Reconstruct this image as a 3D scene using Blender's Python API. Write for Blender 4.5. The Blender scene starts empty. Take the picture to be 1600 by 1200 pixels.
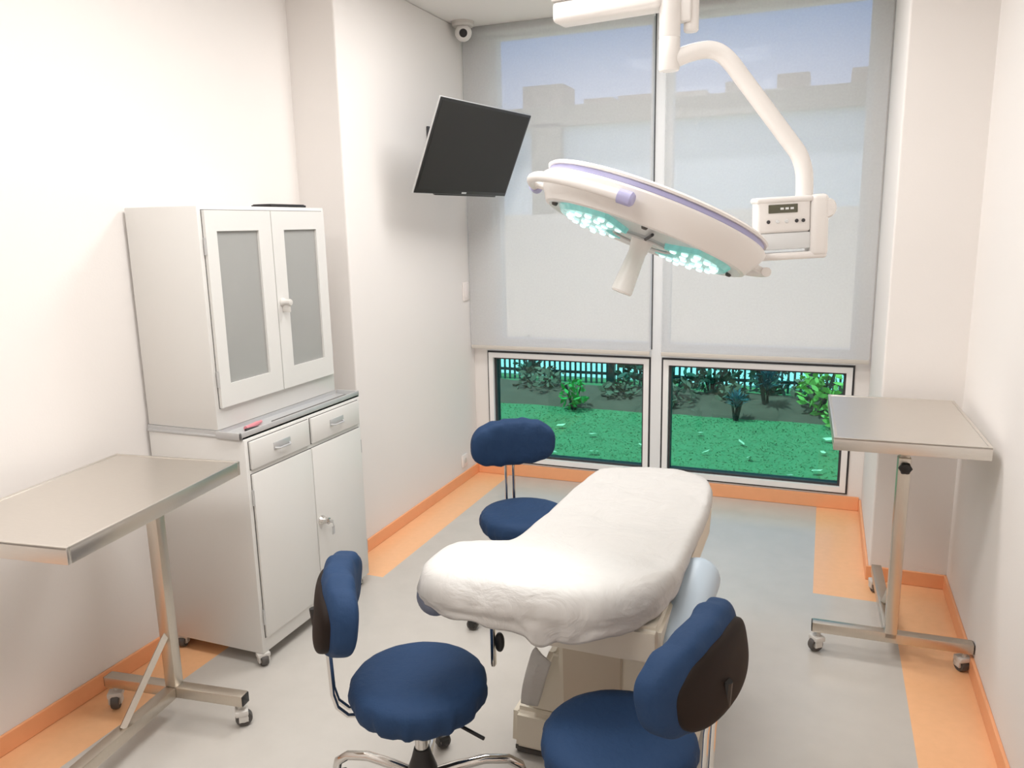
import bpy, bmesh, math, random
from mathutils import Vector, Matrix, noise
random.seed(7)
PI = math.pi
SC = bpy.context.scene
COL = SC.collection
V = Vector

# ------------------------------------------------------------------ materials
def lin(c):
    c = c / 255.0
    return c / 12.92 if c <= 0.04045 else ((c + 0.055) / 1.055) ** 2.4

def rgb(r, g, b):
    return (lin(r), lin(g), lin(b), 1.0)

def mat(name, col, rough=0.5, metal=0.0, spec=0.5, noise_scale=0, noise_amt=0.0, bump=0.0, bump_scale=200,
        stretch=None, coat=0.0, emit=None, emit_s=0.0):
    m = bpy.data.materials.new(name)
    m.use_nodes = True
    nt = m.node_tree
    b = nt.nodes['Principled BSDF']
    b.inputs['Base Color'].default_value = col
    b.inputs['Roughness'].default_value = rough
    b.inputs['Metallic'].default_value = metal
    b.inputs['Specular IOR Level'].default_value = spec
    b.inputs['Coat Weight'].default_value = coat
    if emit:
        b.inputs['Emission Color'].default_value = emit
        b.inputs['Emission Strength'].default_value = emit_s
    if noise_amt or bump:
        tc = nt.nodes.new('ShaderNodeTexCoord')
        mp = nt.nodes.new('ShaderNodeMapping')
        nt.links.new(tc.outputs['Object'], mp.inputs['Vector'])
        if stretch:
            mp.inputs['Scale'].default_value = stretch
    if noise_amt:
        n = nt.nodes.new('ShaderNodeTexNoise')
        n.inputs['Scale'].default_value = noise_scale
        n.inputs['Detail'].default_value = 6
        nt.links.new(mp.outputs['Vector'], n.inputs['Vector'])
        mix = nt.nodes.new('ShaderNodeMix')
        mix.data_type = 'RGBA'
        k0, k1 = 1 - noise_amt, 1 + noise_amt
        mix.inputs[6].default_value = (col[0] * k0, col[1] * k0, col[2] * k0, 1)
        mix.inputs[7].default_value = (min(1, col[0] * k1), min(1, col[1] * k1), min(1, col[2] * k1), 1)
        nt.links.new(n.outputs['Fac'], mix.inputs[0])
        nt.links.new(mix.outputs[2], b.inputs['Base Color'])
    if bump:
        n2 = nt.nodes.new('ShaderNodeTexNoise')
        n2.inputs['Scale'].default_value = bump_scale
        n2.inputs['Detail'].default_value = 4
        nt.links.new(mp.outputs['Vector'], n2.inputs['Vector'])
        bp = nt.nodes.new('ShaderNodeBump')
        bp.inputs['Strength'].default_value = bump
        bp.inputs['Distance'].default_value = 0.01
        nt.links.new(n2.outputs['Fac'], bp.inputs['Height'])
        nt.links.new(bp.outputs['Normal'], b.inputs['Normal'])
    return m

M = {}
M['wall'] = mat('wall_paint', rgb(236, 231, 227), 0.75, spec=0.25, noise_scale=3, noise_amt=0.01, bump=0.03, bump_scale=120)
M['ceiling'] = mat('ceiling_paint', rgb(247, 244, 241), 0.85, spec=0.2, noise_scale=2, noise_amt=0.01)
M['floor'] = mat('grey_vinyl', rgb(196, 191, 184), 0.2, spec=0.7, noise_scale=9, noise_amt=0.07, bump=0.02, bump_scale=60)
M['border'] = mat('orange_vinyl', rgb(246, 190, 142), 0.24, spec=0.5, noise_scale=30, noise_amt=0.05, bump=0.02, bump_scale=60)
M['skirting'] = mat('orange_skirting', rgb(245, 174, 126), 0.4, noise_scale=20, noise_amt=0.04)
M['cabinet'] = mat('grey_enamel', rgb(222, 220, 216), 0.32, spec=0.5, noise_scale=4, noise_amt=0.012)
M['cab_dark'] = mat('shadow_gap', rgb(95, 92, 88), 0.6)
M['frost'] = mat('frosted_glass', rgb(160, 160, 157), 0.28, spec=0.5, noise_scale=5, noise_amt=0.04)
M['steel'] = mat('brushed_steel', rgb(222, 217, 210), 0.34, metal=1.0, noise_scale=40, noise_amt=0.05, stretch=(1, 14, 14))
M['steel_tube'] = mat('satin_steel_tube', rgb(205, 196, 184), 0.3, metal=1.0, noise_scale=30, noise_amt=0.05, stretch=(8, 8, 1))
M['chrome'] = mat('chrome', rgb(215, 212, 208), 0.1, metal=1.0, noise_scale=5, noise_amt=0.01)
M['rubber'] = mat('grey_rubber', rgb(84, 80, 77), 0.6, noise_scale=20, noise_amt=0.05)
M['hub'] = mat('pale_plastic', rgb(212, 208, 202), 0.4, noise_scale=20, noise_amt=0.02)
M['black'] = mat('black_plastic', rgb(28, 27, 27), 0.45, noise_scale=20, noise_amt=0.05)
M['blue'] = mat('navy_cloth', rgb(36, 61, 95), 0.72, spec=0.25, noise_scale=9, noise_amt=0.12, bump=0.25, bump_scale=45)
M['brown'] = mat('dark_brown_shell', rgb(32, 22, 17), 0.6, spec=0.2, noise_scale=12, noise_amt=0.08)
M['cream'] = mat('cream_plastic', rgb(222, 213, 196), 0.45, noise_scale=4, noise_amt=0.02)
M['pedestal_panel'] = mat('taupe_panel', rgb(196, 182, 162), 0.5, noise_scale=4, noise_amt=0.02)
M['vinyl'] = mat('pale_blue_vinyl', rgb(186, 200, 212), 0.4, noise_scale=6, noise_amt=0.02)
M['slate'] = mat('slate_vinyl', rgb(112, 118, 134), 0.5, noise_scale=6, noise_amt=0.04)
M['lampwhite'] = mat('lamp_white_enamel', rgb(238, 234, 230), 0.3, noise_scale=3, noise_amt=0.01)
M['lilac'] = mat('lilac_plastic', rgb(178, 176, 214), 0.45, noise_scale=8, noise_amt=0.02)
M['face'] = mat('lamp_face_grey', rgb(226, 228, 228), 0.35, noise_scale=6, noise_amt=0.01)
M['led'] = mat('led_bead', rgb(225, 255, 250), 0.15, emit=(0.7, 1.0, 0.97, 1), emit_s=.75, noise_scale=10, noise_amt=0.01)
M['lens'] = mat('teal_lens', rgb(120, 196, 192), 0.12, spec=0.8, noise_scale=60, noise_amt=0.25, emit=(0.28, 0.72, 0.68, 1), emit_s=0.22)
M['screen'] = mat('screen_black', rgb(34, 32, 30), 0.45, spec=0.3, noise_scale=3, noise_amt=0.04)
M['silver'] = mat('silver_plastic', rgb(200, 200, 200), 0.3, metal=0.4, noise_scale=9, noise_amt=0.01)
M['frame'] = mat('white_window_frame', rgb(240, 238, 236), 0.4, noise_scale=6, noise_amt=0.01)
M['gasket'] = mat('dark_gasket', rgb(58, 56, 58), 0.6, noise_scale=20, noise_amt=0.05)
M['mullion'] = mat('mullion_white', rgb(232, 232, 232), 0.45, noise_scale=6, noise_amt=0.01)
M['pink'] = mat('pink_plastic', rgb(222, 140, 148), 0.4, noise_scale=9, noise_amt=0.02)
M['display'] = mat('lcd_window', rgb(92, 90, 72), 0.25, noise_scale=9, noise_amt=0.03)
M['switch'] = mat('white_switch', rgb(240, 232, 228), 0.4, noise_scale=9, noise_amt=0.01)
M['soil'] = mat('brown_soil', rgb(122, 84, 72), 0.95, noise_scale=7, noise_amt=0.35)
M['lawn'] = mat('lawn_ground', rgb(100, 140, 94), 0.9, noise_scale=5, noise_amt=0.2)
M['grass'] = mat('grass_blade', rgb(110, 148, 98), 0.8, noise_scale=1.6, noise_amt=0.2)
M['leaf_dark'] = mat('leaf_dark_green', rgb(48, 84, 66), 0.6, noise_scale=8, noise_amt=0.4)
M['leaf_blue'] = mat('leaf_blue_green', rgb(76, 132, 150), 0.6, noise_scale=8, noise_amt=0.3)
M['leaf_lime'] = mat('leaf_yellow_green', rgb(172, 204, 96), 0.6, noise_scale=8, noise_amt=0.3)
M['leaf_green'] = mat('leaf_bright_green', rgb(70, 176, 76), 0.6, noise_scale=8, noise_amt=0.2)
M['leaf_brown'] = mat('leaf_brownish', rgb(134, 112, 92), 0.7, noise_scale=8, noise_amt=0.3)
M['bark'] = mat('bark', rgb(70, 56, 50), 0.9, noise_scale=20, noise_amt=0.3)
M['dry'] = mat('dry_leaf', rgb(232, 226, 190), 0.7, noise_scale=30, noise_amt=0.1)
M['iron'] = mat('dark_fence_paint', rgb(40, 58, 66), 0.5, noise_scale=9, noise_amt=0.05)
M['concrete'] = mat('pale_concrete', rgb(226, 228, 228), 0.85, noise_scale=3, noise_amt=0.05)
M['render_beige'] = mat('garden_wall_render', rgb(206, 199, 190), 0.9, noise_scale=1.5, noise_amt=0.04)
M['render_white'] = mat('house_white_render', rgb(222, 228, 246), 0.9, noise_scale=0.6, noise_amt=0.02)
M['render_grey'] = mat('house_grey_render', rgb(150, 138, 126), 0.9, noise_scale=0.8, noise_amt=0.04)

def sheet_mat():
    m = mat('white_nonwoven_sheet', rgb(199, 196, 192), 0.6, spec=0.3, noise_scale=60, noise_amt=0.015)
    nt = m.node_tree
    b = nt.nodes['Principled BSDF']
    tc = nt.nodes.new('ShaderNodeTexCoord')
    n = nt.nodes.new('ShaderNodeTexNoise'); n.inputs['Scale'].default_value = 7; n.inputs['Detail'].default_value = 5
    n.inputs['Distortion'].default_value = 1.2
    nt.links.new(tc.outputs['Object'], n.inputs['Vector'])
    bp = nt.nodes.new('ShaderNodeBump'); bp.inputs['Strength'].default_value = 0.6; bp.inputs['Distance'].default_value = 0.02
    nt.links.new(n.outputs['Fac'], bp.inputs['Height'])
    nt.links.new(bp.outputs['Normal'], b.inputs['Normal'])
    return m
M['sheet'] = sheet_mat()

def blind_mat():
    m = bpy.data.materials.new('screen_blind_fabric'); m.use_nodes = True
    nt = m.node_tree; nt.nodes.clear()
    out = nt.nodes.new('ShaderNodeOutputMaterial')
    d = nt.nodes.new('ShaderNodeBsdfDiffuse'); d.inputs['Color'].default_value = rgb(228, 228, 228)
    tl = nt.nodes.new('ShaderNodeBsdfTranslucent'); tl.inputs['Color'].default_value = rgb(228, 228, 228)
    t = nt.nodes.new('ShaderNodeBsdfTransparent')
    tc = nt.nodes.new('ShaderNodeTexCoord')
    n = nt.nodes.new('ShaderNodeTexNoise'); n.inputs['Scale'].default_value = 90
    mr = nt.nodes.new('ShaderNodeMapRange')
    mr.inputs['To Min'].default_value = 0.52; mr.inputs['To Max'].default_value = 0.58
    a = nt.nodes.new('ShaderNodeMixShader'); a.inputs[0].default_value = 0.22
    c = nt.nodes.new('ShaderNodeMixShader')
    L = nt.links.new
    L(tc.outputs['Object'], n.inputs['Vector']); L(n.outputs['Fac'], mr.inputs['Value'])
    L(mr.outputs['Result'], c.inputs[0])
    L(d.outputs[0], a.inputs[1]); L(tl.outputs[0], a.inputs[2])
    L(a.outputs[0], c.inputs[1]); L(t.outputs[0], c.inputs[2]); L(c.outputs[0], out.inputs['Surface'])
    return m
M['blind'] = blind_mat()

def glass_mat(name, tint, gloss=0.04):
    m = bpy.data.materials.new(name); m.use_nodes = True
    nt = m.node_tree; nt.nodes.clear()
    out = nt.nodes.new('ShaderNodeOutputMaterial')
    t = nt.nodes.new('ShaderNodeBsdfTransparent'); t.inputs['Color'].default_value = tint
    g = nt.nodes.new('ShaderNodeBsdfGlossy'); g.inputs['Roughness'].default_value = 0.02
    x = nt.nodes.new('ShaderNodeMixShader'); x.inputs[0].default_value = gloss
    nt.links.new(t.outputs[0], x.inputs[1]); nt.links.new(g.outputs[0], x.inputs[2])
    nt.links.new(x.outputs[0], out.inputs['Surface'])
    return m
M['glass_low'] = glass_mat('green_tinted_glass', (0.42, 0.80, 0.80, 1))
M['glass_high'] = glass_mat('pale_glass', (0.95, 0.96, 0.97, 1), 0.02)

# ------------------------------------------------------------------ mesh builder
class MB:
    def __init__(self):
        self.bm = bmesh.new()

    def box(self, x0, x1, y0, y1, z0, z1, bev=0.0, seg=2, mi=0, rot=None):
        bm = self.bm
        r = bmesh.ops.create_cube(bm, size=1)
        vs = r['verts']
        c = V(((x0 + x1) / 2, (y0 + y1) / 2, (z0 + z1) / 2))
        for v in vs:
            v.co = V((v.co.x * (x1 - x0), v.co.y * (y1 - y0), v.co.z * (z1 - z0)))
        fs = set(f for v in vs for f in v.link_faces)
        for f in fs:
            f.material_index = mi
        if bev > 0:
            es = list(set(e for v in vs for e in v.link_edges))
            rr = bmesh.ops.bevel(bm, geom=es, offset=bev, segments=seg, affect='EDGES', profile=0.5)
            vs = list(set(v for f in rr['faces'] for v in f.verts) | set(v for v in vs if v.is_valid))
            for v in vs:
                for f in v.link_faces:
                    f.material_index = mi
        for v in vs:
            co = v.co.copy()
            if rot is not None:
                co = rot @ co
            v.co = co + c
        return self

    def tube(self, pts, r, n=14, cap=True, mi=0, closed=False):
        bm = self.bm
        pts = [V(p) for p in pts]
        rs = r if isinstance(r, (list, tuple)) else [r] * len(pts)
        rings = []
        up = None
        for i, p in enumerate(pts):
            if closed:
                t = (pts[(i + 1) % len(pts)] - pts[i - 1]).normalized()
            elif i == 0:
                t = (pts[1] - pts[0]).normalized()
            elif i == len(pts) - 1:
                t = (pts[-1] - pts[-2]).normalized()
            else:
                t = ((pts[i + 1] - p).normalized() + (p - pts[i - 1]).normalized()).normalized()
            if up is None:
                up = V((0, 0, 1)) if abs(t.z) < 0.9 else V((1, 0, 0))
            a = (up - t * up.dot(t)).normalized()
            b = t.cross(a)
            up = a
            rings.append([bm.verts.new(p + (a * math.cos(2 * PI * k / n) + b * math.sin(2 * PI * k / n)) * rs[i]) for k in range(n)])
        m = len(rings)
        for i in range(m if closed else m - 1):
            A, B = rings[i], rings[(i + 1) % m]
            for k in range(n):
                f = bm.faces.new((A[k], A[(k + 1) % n], B[(k + 1) % n], B[k]))
                f.material_index = mi
        if cap and not closed:
            bm.faces.new(list(reversed(rings[0]))).material_index = mi
            bm.faces.new(rings[-1]).material_index = mi
        return self

    def lathe(self, prof, n=48, origin=(0, 0, 0), mi=0, rip=None):
        """prof: list of (r, z). rip: function(angle, i) -> radial factor"""
        bm = self.bm
        o = V(origin)
        rings = []
        for i, (r, z) in enumerate(prof):
            if r < 1e-6:
                rings.append([bm.verts.new(o + V((0, 0, z)))])
            else:
                ring = []
                for k in range(n):
                    a = 2 * PI * k / n
                    q = r * (rip(a, i) if rip else 1)
                    ring.append(bm.verts.new(o + V((q * math.cos(a), q * math.sin(a), z))))
                rings.append(ring)
        for i in range(len(rings) - 1):
            A, B = rings[i], rings[i + 1]
            for k in range(n):
                k2 = (k + 1) % n
                if len(A) == 1 and len(B) == 1:
                    continue
                if len(A) == 1:
                    f = bm.faces.new((A[0], B[k2], B[k]))
                elif len(B) == 1:
                    f = bm.faces.new((A[k], A[k2], B[0]))
                else:
                    f = bm.faces.new((A[k], A[k2], B[k2], B[k]))
                f.material_index = mi
        return self

    def squad(self, rx, ry, rz, e1=0.7, e2=0.8, nu=48, nv=24, c=(0, 0, 0), fn=None):
        """superellipsoid, pole along Y (thin axis)"""
        def pw(v, e):
            return math.copysign(abs(v) ** e, v)
        bm = self.bm
        rows = []
        for j in range(nv + 1):
            v = -PI / 2 + PI * j / nv
            row = []
            for i in range(nu):
                u = 2 * PI * i / nu
                x = rx * pw(math.cos(v), e1) * pw(math.cos(u), e2)
                z = rz * pw(math.cos(v), e1) * pw(math.sin(u), e2)
                y = ry * pw(math.sin(v), e1)
                p = V((x, y, z))
                if fn:
                    p = fn(p)
                row.append(p + V(c))
                if j in (0, nv):
                    break
            rows.append([bm.verts.new(p) for p in row])
        for j in range(nv):
            A, B = rows[j], rows[j + 1]
            for i in range(nu):
                k = (i + 1) % nu
                if len(A) == 1:
                    bm.faces.new((A[0], B[i], B[k]))
                elif len(B) == 1:
                    bm.faces.new((A[k], A[i], B[0]))
                else:
                    bm.faces.new((A[k], A[i], B[i], B[k]))
        return self

    def poly(self, pts, mi=0):
        f = self.bm.faces.new([self.bm.verts.new(V(p)) for p in pts])
        f.material_index = mi
        return self

    def xform(self, mtx):
        bmesh.ops.transform(self.bm, matrix=mtx, verts=self.bm.verts)
        return self

    def build(self, name, mats, parent=None, loc=None, rot=None, smooth=True, angle=35, label=None):
        bmesh.ops.recalc_face_normals(self.bm, faces=self.bm.faces)
        me = bpy.data.meshes.new(name)
        self.bm.to_mesh(me); self.bm.free()
        if not isinstance(mats, (list, tuple)):
            mats = [mats]
        for m in mats:
            me.materials.append(m)
        if smooth:
            for p in me.polygons:
                p.use_smooth = True
            try:
                me.set_sharp_from_angle(angle=math.radians(angle))
            except Exception:
                pass
        o = bpy.data.objects.new(name, me)
        COL.objects.link(o)
        if parent:
            o.parent = parent
        if loc is not None:
            o.location = loc
        if rot is not None:
            o.rotation_euler = rot
        if label:
            o['label'] = label
        return o

def thing(name, label, cat, loc=(0, 0, 0), rz=0.0, group=None):
    o = bpy.data.objects.new(name, None)
    COL.objects.link(o)
    o.location = loc; o.rotation_euler = (0, 0, rz)
    o.empty_display_size = 0.1
    return tag(o, label, cat, group)

def tag(o, label, cat, group=None):
    o['label'] = label; o['category'] = cat
    if group:
        o['group'] = group
    return o

def struct(o):
    o['kind'] = 'structure'
    return o

def copy_tree(o, parent=None):
    c = o.copy(); COL.objects.link(c)
    if parent:
        c.parent = parent
    for ch in list(o.children):
        copy_tree(ch, c)
    return c

# ------------------------------------------------------------------ room dimensions (metres, camera at x=0, y=0)
XL, XC = -2.40, -2.14        # left wall, left column face
XR, XN = 0.262, 0.582         # right wall by the window, right wall nearer the door
YW, YJ, YC = 4.70, 3.765, 3.27
YB, ZC = -1.6, 2.83
BW = 0.235                   # orange border width

# floor : grey field with an orange border following the walls
fl = MB()
fl.box(XL - .2, XN + .2, YB - .2, YW + .2, -0.12, -0.004)
def quad(x0, x1, y0, y1, mi):
    fl.poly([(x0, y0, 0), (x1, y0, 0), (x1, y1, 0), (x0, y1, 0)], mi)
quad(XL + BW, XN - BW, YB, YC - BW, 0)
quad(XC + BW, XN - BW, YC - BW, YJ - BW, 0)
quad(XC + BW, XR - BW, YJ - BW, YW, 0)
quad(XL, XL + BW, YB, YC, 1)
quad(XL + BW, XC + BW, YC - BW, YC, 1)
quad(XC, XC + BW, YC, YW, 1)
quad(XN - BW, XN, YB, YJ, 1)
quad(XR - BW, XN - BW, YJ - BW, YJ, 1)
quad(XR - BW, XR, YJ, YW, 1)
o = struct(fl.build('floor', [M['floor'], M['border']], smooth=False))

struct(MB().box(XL - .3, XN + .3, YB - .3, YW + .25, ZC, ZC + .2).build('ceiling', M['ceiling'], smooth=False))
w = MB(); w.box(XL - .25, XL, YB - .2, YC, -.1, ZC); w.box(XL - .25, XC, YC, YW, -.1, ZC, bev=0.008)
struct(w.build('wall_left', M['wall'], smooth=False))
w = MB(); w.box(XN, XN + .25, YB - .2, YJ, -.1, ZC); w.box(XR, XN + .25, YJ, YW, -.1, ZC, bev=0.008)
struct(w.build('wall_right', M['wall'], smooth=False))
struct(MB().box(XL - .25, XN + .25, YB - .2, YB, -.1, ZC).build('wall_front', M['wall'], smooth=False))

# window wall with its four openings
WX = [(-2.045, -0.958), (-0.892, 0.186)]
UX = [(-1.985, -0.958), (-0.892, 0.186)]
ZL0, ZL1, ZU0, ZU1 = 0.092, 0.845, 0.895, 2.80
w = MB()
w.box(XC - .25, WX[0][0], YW, YW + .2, -.1, ZL1)
w.box(XC - .25, UX[0][0], YW, YW + .2, ZL1, ZC)
w.box(WX[1][1], XR + .35, YW, YW + .2, -.1, ZC)
w.box(WX[0][0], WX[1][1], YW, YW + .2, -.1, ZL0)
w.box(UX[0][0], WX[1][1], YW, YW + .2, ZU1, ZC)
w.box(-12, XC - .25, YW, YW + .2, -.3, 3.3)
w.box(XR + .35, 10, YW, YW + .2, -.3, 3.3)
struct(w.build('wall_back', M['wall'], smooth=False))
struct(MB().box(WX[0][1], WX[1][0], YW - .012, YW + .12, ZL0, ZU1, bev=.004).build('trim_1', M['mullion'], smooth=False))
t1 = bpy.data.objects['trim_1']
MB().box(WX[0][1] + .001, WX[0][1] + .007, YW - .016, YW - .011, ZU0, ZU1).build('gasket', M['gasket'], t1, smooth=False)
struct(MB().box(WX[0][0], WX[1][1], YW - .004, YW + .12, ZL1, ZU0, bev=.003).build('trim_2', M['mullion'], smooth=False))

def frame_boxes(mb, x0, x1, z0, z1, t, y0, y1, mi=0):
    mb.box(x0, x0 + t, y0, y1, z0, z1, mi=mi); mb.box(x1 - t, x1, y0, y1, z0, z1, mi=mi)
    mb.box(x0 + t, x1 - t, y0, y1, z0, z0 + t, mi=mi); mb.box(x0 + t, x1 - t, y0, y1, z1 - t, z1, mi=mi)
    return mb
wn = 1
for (x0, x1) in WX:
    g = frame_boxes(MB(), x0, x1, ZL0, ZL1, .011, YW - .006, YW + .09).build('window_%d' % wn, M['gasket'], smooth=False)
    struct(g)
    frame_boxes(MB(), x0 + .011, x1 - .011, ZL0 + .011, ZL1 - .011, .032, YW - .018, YW + .08).build('frame', M['frame'], g, smooth=False)
    frame_boxes(MB(), x0 + .043, x1 - .043, ZL0 + .043, ZL1 - .043, .012, YW + .005, YW + .07).build('gasket', M['gasket'], g, smooth=False)
    MB().box(x0 + .052, x1 - .052, YW + .03, YW + .036, ZL0 + .052, ZL1 - .052).build('pane', M['glass_low'], g, smooth=False)
    wn += 1
for (x0, x1) in UX:
    g = frame_boxes(MB(), x0, x1, ZU0, ZU1, .03, YW + .04, YW + .12).build('window_%d' % wn, M['mullion'], smooth=False)
    struct(g)
    MB().box(x0 + .028, x1 - .028, YW + .08, YW + .086, ZU0 + .028, ZU1 - .028).build('pane', M['glass_high'], g, smooth=False)
    wn += 1

# coved orange skirting
def skirting(name, segs, h=.068):
    mb = MB()
    for (x0, x1, y0, y1) in segs:
        mb.box(x0, x1, y0, y1, 0.0005, h, bev=.003)
    return struct(mb.build(name, M['skirting'], smooth=False))
T = .012
skirting('baseboard_left', [(XL, XL + T, YB, YC), (XL, XC + T, YC - T, YC), (XC, XC + T, YC, YW)])
skirting('baseboard_right', [(XN - T, XN, YB, YJ), (XR - T, XN, YJ - T, YJ), (XR - T, XR, YJ, YW)])
skirting('baseboard_back', [(XC + T, XR - T, YW - T, YW)], .082)

# ------------------------------------------------------------------ casters
def caster_parts(parent, loc, ang, rad=.026, w=.022, top=None, name='caster', mw=None):
    """fork housing with a wheel; loc = point on the floor below the stem, top = stem height"""
    top = top if top else rad * 2 + .03
    c = MB()
    c.box(-w * .95, w * .95, -rad * .55, rad * .95, rad * 1.55, rad * 2.25, bev=.004)
    for s in (-1, 1):
        c.box(s * w * .72 - .003, s * w * .72 + .003, -rad * .5, rad * .6, rad * .75, rad * 1.8, bev=.001)
    c.tube([(0, rad * .4, rad * 2.1), (0, rad * .4, top)], .008, 10)
    c.xform(Matrix.Translation(V((0, -rad * .4, 0))))
    co = c.build(name, mw or M['hub'], parent, loc, (0, 0, ang))
    wl = MB()
    pr = [(0.0001, -w * .42), (rad * .55, -w * .42), (rad * .6, -w * .5), (rad * .92, -w * .5), (rad, -w * .3), (rad, w * .3),
          (rad * .92, w * .5), (rad * .6, w * .5), (rad * .55, w * .42), (0.0001, w * .42)]
    wl.lathe(pr, 24)
    wl.xform(Matrix.Translation(V((0, -rad * .4, rad))) @ Matrix.Rotation(PI / 2, 4, 'Y'))
    for f in wl.bm.faces:
        ctr = f.calc_center_median()
        d = math.hypot(ctr.y + rad * .4, ctr.z - rad)
        f.material_index = 1 if d < rad * .56 else 0
    wl.build('wheel', [M['rubber'], M['hub']], co)
    return co

# ------------------------------------------------------------------ instrument cabinet
cab = thing('instrument_cabinet', 'tall pale grey metal cabinet with glazed doors above drawers, by the left wall', 'cabinet', (-2.16, 2.575, 0))
CX, CY = -2.16, 2.575
def cb(mb, x0, x1, y0, y1, z0, z1, **k):
    return mb.box(x0 - CX, x1 - CX, y0 - CY, y1 - CY, z0, z1, **k)
LX, UXF = -1.93, -2.05          # front planes of lower and upper bodies
cb(MB(), -2.385, LX, 2.195, 2.96, .052, .905, bev=.004).build('lower_body', M['cabinet'], cab)
cb(MB(), -2.385, UXF, 2.2, 2.955, .93, 1.742, bev=.004).build('upper_body', M['cabinet'], cab)
# stainless ledge between the two bodies
sh = MB()
cb(sh, -2.386, -1.935, 2.192, 2.964, .905, .915, bev=.002)
cb(sh, -2.386, UXF, 2.196, 2.96, .915, .93)
cb(sh, -1.943, -1.935, 2.186, 2.97, .905, .932, bev=.002)
cb(sh, UXF, -1.935, 2.186, 2.193, .905, .932, bev=.002)
cb(sh, UXF, -1.935, 2.963, 2.97, .905, .932, bev=.002)
sh.build('ledge_tray', M['silver'], cab, label='stainless steel ledge with a raised rim')
cb(MB(), -1.985, -1.955, 2.42, 2.93, .915, .921, bev=.002).build('dark_strip', M['cab_dark'], cab)  # thin dark strip along the front of the ledge

def panel(name, xf, y0, y1, z0, z1, t=.012, gap=.0025):
    back = MB()
    cb(back, xf, xf + .0015, y0 - gap, y1 + gap, z0 - gap, z1 + gap)
    p = MB()
    cb(p, xf, xf + t, y0, y1, z0, z1, bev=.002)
    ob = p.build(name, M['cabinet'], cab)
    back.build('gap_shadow', M['cab_dark'], ob)
    return ob
def hinge(par, x, y, z):
    h = MB(); h.tube([(x - CX, y - CY, z - .03), (x - CX, y - CY, z + .03)], .0045, 10)
    h.build('hinge', M['silver'], par)
# drawers
for (y0, y1) in ((2.215, 2.57), (2.585, 2.94)):
    d = panel('drawer', LX, y0, y1, .788, .893, .010)
    yc = (y0 + y1) / 2
    h = MB()
    cb(h, LX + .010, LX + .013, yc - .05, yc + .05, .83, .858, bev=.001)
    h.tube([(LX + .012 - CX, yc - .045 - CY, .836), (LX + .026 - CX, yc - .03 - CY, .834), (LX + .026 - CX, yc + .03 - CY, .834), (LX + .012 - CX, yc + .045 - CY, .836)], .004, 8)
    h.build('drawer_handle', M['silver'], d)
# lower doors
dl = panel('lower_door', LX, 2.215, 2.574, .115, .768, .010)
dr = panel('lower_door', LX, 2.579, 2.94, .115, .768, .010)
for par, y in ((dl, 2.212), (dr, 2.943)):
    for z in (.2, .68):
        hinge(par, LX + .006, y, z)
k = MB()
k.lathe([(0.0001, .0), (.019, .0), (.021, .006), (.016, .016), (.012, .03), (.014, .04), (0.0001, .046)], 24)
k.xform(Matrix.Translation(V((LX + .009 - CX, 2.605 - CY, .45))) @ Matrix.Rotation(PI / 2, 4, 'Y'))
kb = k.build('lock_knob', M['chrome'], dr)
k = MB()
k.box(LX + .05 - CX, LX + .07 - CX, 2.604 - CY, 2.607 - CY, .443, .458, bev=.001)
k.tube([(LX + .064 - CX, 2.61 - CY, .447), (LX + .066 - CX, 2.615 - CY, .42)], .002, 8)
k.box(LX + .06 - CX, LX + .063 - CX, 2.606 - CY, 2.624 - CY, .39, .425, bev=.001)
k.build('key', M['silver'], kb)
# glazed doors
def glazed(y0, y1, g0, g1):
    z0, z1, p0, p1 = 1.012, 1.726, 1.095, 1.652
    back = MB(); cb(back, UXF, UXF + .0015, y0 - .0025, y1 + .0025, z0 - .0025, z1 + .0025)
    f = MB()
    x0, x1 = UXF, UXF + .014
    cb(f, x0, x1, y0, g0, z0, z1); cb(f, x0, x1, g1, y1, z0, z1)
    cb(f, x0, x1, g0, g1, z0, p0); cb(f, x0, x1, g0, g1, p1, z1)
    d = f.build('glazed_door', M['cabinet'], cab, smooth=False)
    back.build('gap_shadow', M['cab_dark'], d)
    cb(MB(), x0 + .002, x0 + .005, g0 - .002, g1 + .002, p0 - .002, p1 + .002).build('pane', M['frost'], d, label='grey frosted pane')
    return d
gl = glazed(2.22, 2.577, 2.275, 2.502)
gr = glazed(2.582, 2.935, 2.655, 2.873)
for par, y in ((gl, 2.217), (gr, 2.938)):
    for z in (1.12, 1.6):
        hinge(par, UXF + .008, y, z)
k = MB()
k.lathe([(0.0001, .0), (.017, .0), (.018, .005), (.013, .012), (.011, .026), (.014, .036), (.012, .042), (0.0001, .044)], 24)
k.xform(Matrix.Translation(V((UXF + .013 - CX, 2.612 - CY, 1.365))) @ Matrix.Rotation(PI / 2, 4, 'Y'))
k.box(UXF + .014 - CX, UXF + .05 - CX, 2.607 - CY, 2.617 - CY, 1.325, 1.36, bev=.003)
k.build('turn_handle', M['hub'], gr)
for (x, y, a) in ((-1.948, 2.212, 1.0), (-2.35, 2.222, .3), (-1.965, 2.925, -.5), (-2.35, 2.925, .2)):
    caster_parts(cab, (x - CX, y - CY, 0), a, rad=.023, w=.026, top=.055)

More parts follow.
